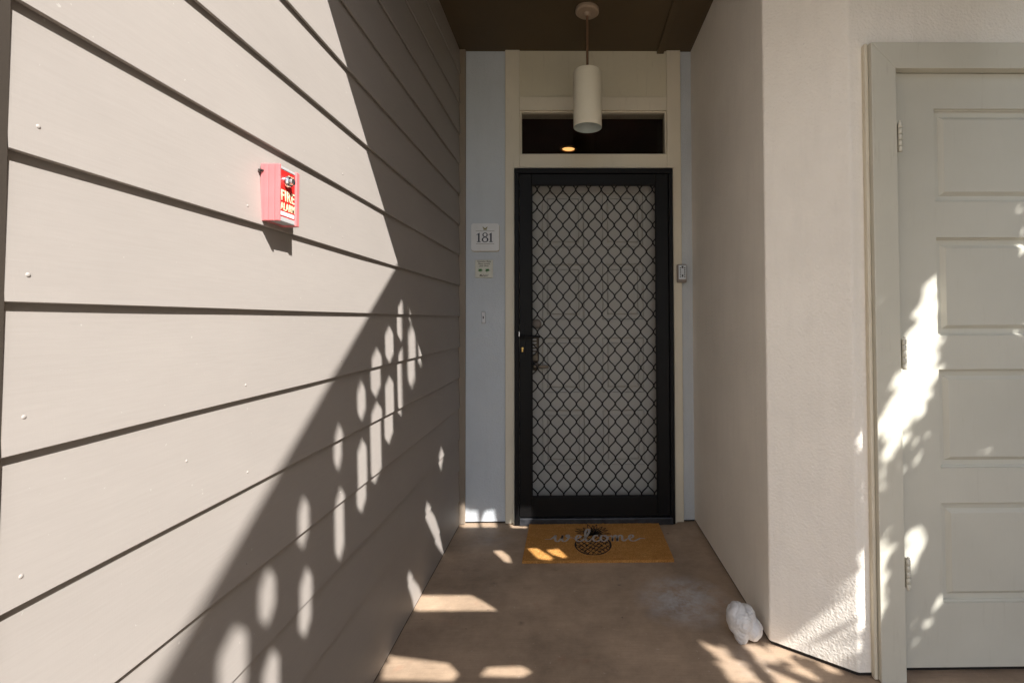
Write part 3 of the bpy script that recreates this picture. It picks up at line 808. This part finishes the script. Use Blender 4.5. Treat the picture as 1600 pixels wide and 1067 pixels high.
# gaps measured on the lit surfaces (metres)
HEX = [
(1.889,1.111,1.263,0.042),(1.897,0.829,1.084,0.044),(1.766,1.034,1.170,0.040),(1.770,0.751,0.990,0.041),(1.650,0.936,1.092,0.041),(1.652,0.653,0.912,0.044),(1.536,0.878,1.002,0.030),(1.544,0.597,0.819,0.034),(2.015,0.918,1.165,0.043),(2.006,1.187,1.260,0.022),(2.136,0.999,1.121,0.037),(1.386,0.773,0.896,0.023),(1.397,0.518,0.715,0.027),(1.208,0.642,0.759,0.023),(1.222,0.421,0.580,0.027),(1.069,0.541,0.657,0.027),(1.085,0.329,0.474,0.028),(0.963,0.438,0.596,0.039),]
LOW=[
  [ (-0.631,2.042,-0.000),(-0.311,2.036,0.000),(-0.384,2.106,0.000),(-0.438,2.146,0.000),(-0.633,2.145,-0.000),(-0.648,2.116,0.054),(-0.648,1.991,0.181),(-0.648,1.968,0.163),(-0.648,2.032,0.055) ],  # p1
  [ (-0.627,1.658,0.000),(-0.399,1.649,0.000),(-0.385,1.678,0.000),(-0.429,1.725,0.000),(-0.628,1.741,0.000),(-0.648,1.760,0.011),(-0.648,1.725,-0.004) ],  # p2
  [ (-0.305,1.668,0.0),(-0.170,1.662,0.0),(-0.140,1.684,0.0),(-0.176,1.708,0.0),(-0.286,1.704,0.0) ],  # p2b
  [ (-0.400,2.549,0.000),(-0.357,2.548,0.000),(-0.317,2.493,0.000),(-0.300,2.434,0.000),(-0.334,2.447,0.000) ],  # p3
  [ (-0.233,2.553,0.000),(-0.185,2.552,0.000),(-0.108,2.463,0.000),(-0.119,2.437,0.000),(-0.177,2.457,0.000) ],  # m1
  [ (-0.135,2.537,0.000),(-0.077,2.546,0.000),(-0.038,2.468,0.000),(-0.060,2.462,0.000),(-0.109,2.496,0.000) ],  # m2
  [ (-0.622,2.849,0.000),(-0.538,2.848,0.000),(-0.548,2.900,0.000),(-0.559,2.900,0.063),(-0.608,2.900,0.064),(-0.648,2.883,0.108),(-0.648,2.933,0.033) ],  # b1
  [ (-0.512,2.847,0.000),(-0.435,2.846,0.000),(-0.447,2.900,-0.000),(-0.462,2.900,0.063),(-0.511,2.900,0.063),(-0.522,2.900,0.019) ],  # b2
  [ (-0.343,2.835,0.000),(-0.262,2.832,0.000),(-0.262,2.900,0.005),(-0.275,2.900,0.045),(-0.339,2.900,0.051) ],  # b3
  [ (-0.648,2.471,0.547),(-0.648,2.521,0.495),(-0.648,2.472,0.451),(-0.648,2.424,0.515) ],  # w2
  [ (-0.648,2.233,0.366),(-0.648,2.359,0.256),(-0.648,2.451,0.129),(-0.648,2.513,0.003),(-0.648,2.393,0.114),(-0.648,2.284,0.239),(-0.648,2.204,0.334) ],  # w3
]
TREEGAPS=[
  (0,[(1.232,1.641,1.361),(1.237,1.641,1.049),(1.221,1.641,0.920),(1.173,1.641,0.878),(1.120,1.641,0.835),(1.088,1.606,0.843),(1.057,1.606,0.760),(1.019,1.606,0.760),(1.017,1.606,0.885),(1.054,1.606,0.977),(1.092,1.606,1.084),(1.126,1.641,1.114),(1.158,1.641,1.232)]),  #s1
  (2.2,[(1.121,1.641,0.846),(1.173,1.641,0.867),(1.221,1.641,0.899),(1.219,1.641,0.792),(1.148,1.641,0.707),(1.085,1.606,0.697),(1.017,1.606,0.677),(1.019,1.606,0.749)]),  #s1c
  (0,[(1.004,1.641,0.868),(1.005,1.641,0.793),(0.966,1.641,0.747),(0.951,1.641,0.762),(0.978,1.641,0.832)]),  #s1b
  (0,[(1.114,1.641,0.477),(1.148,1.641,0.481),(1.178,1.641,0.449),(1.164,1.641,0.394),(1.131,1.641,0.360),(1.108,1.641,0.380)]),  #s2
  (6,[(1.009,1.606,0.449),(1.081,1.606,0.448),(1.077,1.606,0.222),(1.039,1.606,0.120),(1.004,1.606,0.120)]),  #s3
  (4,[(1.129,1.641,0.243),(1.194,1.641,0.274),(1.214,1.641,0.221),(1.201,1.641,0.116),(1.159,1.641,0.138)]),  #s4
  (0.2,[(0.962,1.641,0.408),(0.993,1.641,0.433),(0.989,1.641,0.223),(0.961,1.641,0.192)]),  #s5
  (0,[(1.500,1.641,1.585),(1.548,1.641,1.589),(1.547,1.641,1.563),(1.514,1.641,1.565)]),  #s6
  (0,[(1.511,1.641,1.437),(1.549,1.641,1.437),(1.548,1.641,1.411),(1.520,1.641,1.415)]),  #s7
  (0,[(1.514,1.641,1.159),(1.540,1.641,1.159),(1.539,1.641,1.133),(1.517,1.641,1.136)]),  #s8
  (0.5,[ (0.760,1.779,0.030),(0.820,1.734,0.110),(0.886,1.686,0.200),(0.949,1.639,0.330),(0.947,1.640,0.005),(0.883,1.688,0.008),(0.740,1.793,0.010) ]),  # d1
  (0,[ (0.485,1.816,0.000),(0.547,1.805,0.000),(0.640,1.604,0.000),(0.506,1.606,0.000) ]),  # f1
  (0.45,[ (0.624,1.789,0.000),(0.716,1.788,0.000),(0.798,1.695,0.000),(0.815,1.601,0.000),(0.661,1.603,0.000) ]),  # f2
]

# ---------------------------------------------------------------- unseen panels, greenery and building added to cast and shape the shade
def wall_to_plane(p, pt, nrm):
    """where the ray from p towards the sun meets the plane"""
    d = -SUN; t = (pt - p).dot(nrm) / d.dot(nrm); return p + d * t
# sloping panel added and slotted to shape the sun: its foot line runs from the roof corner back and up to the right
apex = Vector((XL, 1.845, 1.395)); lowp = Vector((XL, .787, .619))
Ae = apex - SUN * 1.21; Be = lowp - SUN * 3.1
edge = Be - Ae; side = Vector((edge.x, edge.y, 0)).normalized(); nrm = Vector((side.y, -side.x, 0))
def on_panel(y, z):
    q = wall_to_plane(Vector((XL, y, z)), Ae, nrm); return ((q - Ae).dot(side), q.z)
def ztopw(y): return 1.395 + .7335 * (y - 1.845)
YSP = 1.945         # the slots beyond this are cut in the lower panel instead
outl = [(YSP, ztopw(YSP)), (-.6, ztopw(-.6)), (-.6, ztopw(-.6) - .80), (YSP, ztopw(YSP) - .80)]
loops = [[on_panel(*p) for p in outl]]
def slot(y, z0, z1, hw):
    hw *= 1.04; tp = min(.034, (z1 - z0) * .28); z0 -= .004; z1 += .004
    return [(y, z1), (y + hw, z1 - tp), (y + hw, z0 + tp), (y, z0), (y - hw, z0 + tp), (y - hw, z1 - tp)]
for (y, z0, z1, hw) in [h_ for h_ in HEX if h_[0] < YSP]:
    loops.append([on_panel(*p) for p in slot(y, z0, z1, hw)])
me = fill(loops, .004)
me.transform(Matrix(((side.x, 0, nrm.x, Ae.x), (side.y, 0, nrm.y, Ae.y), (0, 1, 0, 0), (0, 0, 0, 1))))
sblk = thing('slotted_blocker', 'unseen brown panel added above the porch, slotted to shape the sun', 'blocker', tuple(Ae))
link('slotted_panel', me, 'metal', sblk)
# added lower panel, its gaps cut to cast the sun patches, in the plane x = 1.6
XP = 1.6; PN = Vector((1, 0, 0)); PP = Vector((XP, 0, 0))
def on_b(p): q = wall_to_plane(Vector(p), PP, PN); return (q.y, q.z)
topb = [on_b((XL, y, z)) for y, z in ((3.48, 1.62), (1.90, 1.62), (1.90, ztopw(1.90) - .66), (-.3, ztopw(-.3) - .66))]
outl = topb + [(topb[3][0], topb[3][1] - .9), (-1.9, 1.95), (-.1, 1.6), (1.15, 2.35), (1.15, topb[0][1])]
def grow(pts, d=.007):
    cx = sum(p[0] for p in pts) / len(pts); cy = sum(p[1] for p in pts) / len(pts); out = []
    for x, y in pts:
        l = math.hypot(x - cx, y - cy) + 1e-6; out.append((x + (x - cx) / l * d, y + (y - cy) / l * d))
    return out
def around(pts):
    cx = sum(p[0] for p in pts) / len(pts); cy = sum(p[1] for p in pts) / len(pts)
    return sorted(pts, key=lambda p: math.atan2(p[1] - cy, p[0] - cx))
me = fill([outl] + [grow(around([on_b(p) for p in lp])) for lp in LOW] + [[on_b((XL, a, b)) for a, b in slot(*h_)] for h_ in HEX if h_[0] > YSP], .004)
me.transform(Matrix(((0, 0, 1, XP), (1, 0, 0, 0), (0, 1, 0, 0), (0, 0, 0, 1))))
scr = thing('cut_blocker', 'unseen brown side panel added with gaps cut to shape the sun patches', 'screen', (XP, 0, 1.5))
link('cut_panel', me, 'metal', scr)
bx('post', 'metal', scr, XP + .003, XP + .06, -2.70, -2.64, -.05, 2.9)
# unseen leafy block added on the right to darken the shaded boards
random.seed(31)
hd = thing('added_hedge', 'unseen dark green leafy block added to darken the shade', 'added_hedge', (3.9, -2.6, -.06))
bm = bmesh.new(); box(bm, 3.75, 4.3, -7, 1.5, -.06, 2.45)
obj('twig_core', bm, 'bark', hd)
bm = bmesh.new()
for k in range(6000):
    c = Vector((3.75 - random.random() ** 2 * .12, random.uniform(-7, 1.5), random.uniform(-.05, 2.5))); s_l = random.uniform(.03, .06)
    n = Vector((-1, random.gauss(0, .6), random.gauss(.3, .6))).normalized(); a = Matrix.Rotation(random.uniform(0, 6.28), 3, n) @ n.orthogonal().normalized(); b = n.cross(a)
    bm.faces.new([bm.verts.new(c + a * s_l * u + b * s_l * .55 * v_) for u, v_ in ((-1, 0), (0, .9), (1.15, 0), (0, -.9))])
obj('foliage', bm, 'leaf', hd)
# unseen block added further right to cut the sky light
nb = thing('added_building', 'plain taupe unseen block added to cut the sky light from the right', 'building', (9, -3, -.06))
bx('wall', 'brown2', nb, 6.6, 12, -9, .6, -.06, 6.9, bev=.01)
bm = bmesh.new(); prism(bm, [(6.3, -9.3), (12.3, -9.3), (12.3, .9), (6.3, .9)], 6.9, 7.1)
obj('roof', bm, 'brown', nb)
for yy in (-7, -4.6, -2.2):
    for zz in (.9, 3.7):
        wf_ = bx('window', 'trim', nb, 6.56, 6.62, yy, yy + 1.3, zz, zz + 1.3, bev=.005)
        bx('pane', 'keys', wf_, 6.55, 6.565, yy + .07, yy + 1.23, zz + .07, zz + 1.23, bev=0)
# unseen tree, its crown gaps shaped to cast the sun patches
tr = thing('dapple_tree', 'leafy tree out of view, its crown gaps cut to shape the sun patches', 'tree', (3.15, -.9, -.06))
XT = 3.0
def on_t(p): q = wall_to_plane(Vector(p), Vector((XT, 0, 0)), PN); return (q.y, q.z)
gaps = [(w_, [on_t(p) for p in lp]) for w_, lp in TREEGAPS]
def inpoly(x, y, poly):
    c = False; n = len(poly); j = n - 1
    for i in range(n):
        xi_, yi_ = poly[i]; xj, yj = poly[j]
        if (yi_ > y) != (yj > y) and x < (xj - xi_) * (y - yi_) / (yj - yi_) + xi_: c = not c
        j = i
    return c
random.seed(21)
bm = bmesh.new(); cnt = 0
corn = [on_t(p) for p in ((1.56, 1.641, 0), (1.56, 1.641, 1.75), (.95, 1.641, 1.75), (.35, 1.58, 0), (.35, 2.3, 0), (.75, 1.58, 0))]
ylo, yhi = min(c[0] for c in corn) - .12, max(c[0] for c in corn) + .12; zlo, zhi = min(c[1] for c in corn) - .12, max(c[1] for c in corn) + .1
while cnt < 15000:
    x = random.uniform(2.8, 3.4); y = random.uniform(ylo - .3, yhi + .3); z = random.uniform(zlo - .1, zhi + .2)
    t = (XT - x) / .88; py, pz_ = y - t, z + t * 1.226
    if not (ylo < py < yhi and zlo < pz_ < zhi and pz_ - .66 * py < 4.72):
        continue
    skip = False
    for w_, g in gaps:
        hit = any(inpoly(py + a, pz_ + b, g) for a, b in ((0, 0), (.025, 0), (-.025, 0), (0, .025), (0, -.025)))
        if hit and random.random() > w_ * .10: skip = True; break
    if skip: cnt += .02; continue
    s = random.uniform(.022, .045)
    n = Vector((random.gauss(0, 1) + .6, random.gauss(0, 1) - .6, random.gauss(0, 1) + .8)).normalized()
    a = n.orthogonal().normalized(); a = Matrix.Rotation(random.uniform(0, 6.28), 3, n) @ a; b = n.cross(a)
    c = Vector((x, y, z))
    bm.faces.new([bm.verts.new(c + a * s * u + b * s * .55 * v_) for u, v_ in ((-1, 0), (-.3, .9), (.4, .8), (1.15, 0), (.4, -.8), (-.3, -.9))])
    cnt += 1
obj('crown', bm, 'leaf', tr)
bm = bmesh.new()
def limb(bm, pts, r0, r1):
    prev = None
    for i, p in enumerate(pts):
        p = Vector(p); r = r0 + (r1 - r0) * i / (len(pts) - 1)
        cur = [bm.verts.new(p + Vector((r * math.cos(a * math.pi / 4), r * math.sin(a * math.pi / 4), 0))) for a in range(8)]
        if prev:
            for k in range(8): bm.faces.new((prev[k], prev[(k + 1) % 8], cur[(k + 1) % 8], cur[k]))
        prev = cur
limb(bm, [(3.2, -1.5, -.06), (3.25, -1.45, .8), (3.3, -1.3, 1.6), (3.4, -1.1, 2.4)], .09, .05)
limb(bm, [(3.3, -1.3, 1.6), (3.45, -.8, 2.2), (3.45, -.4, 2.9)], .05, .02); limb(bm, [(3.4, -1.1, 2.4), (3.45, -1.3, 3.2), (3.4, -1.4, 3.8)], .05, .02)
obj('trunk', bm, 'bark', tr)
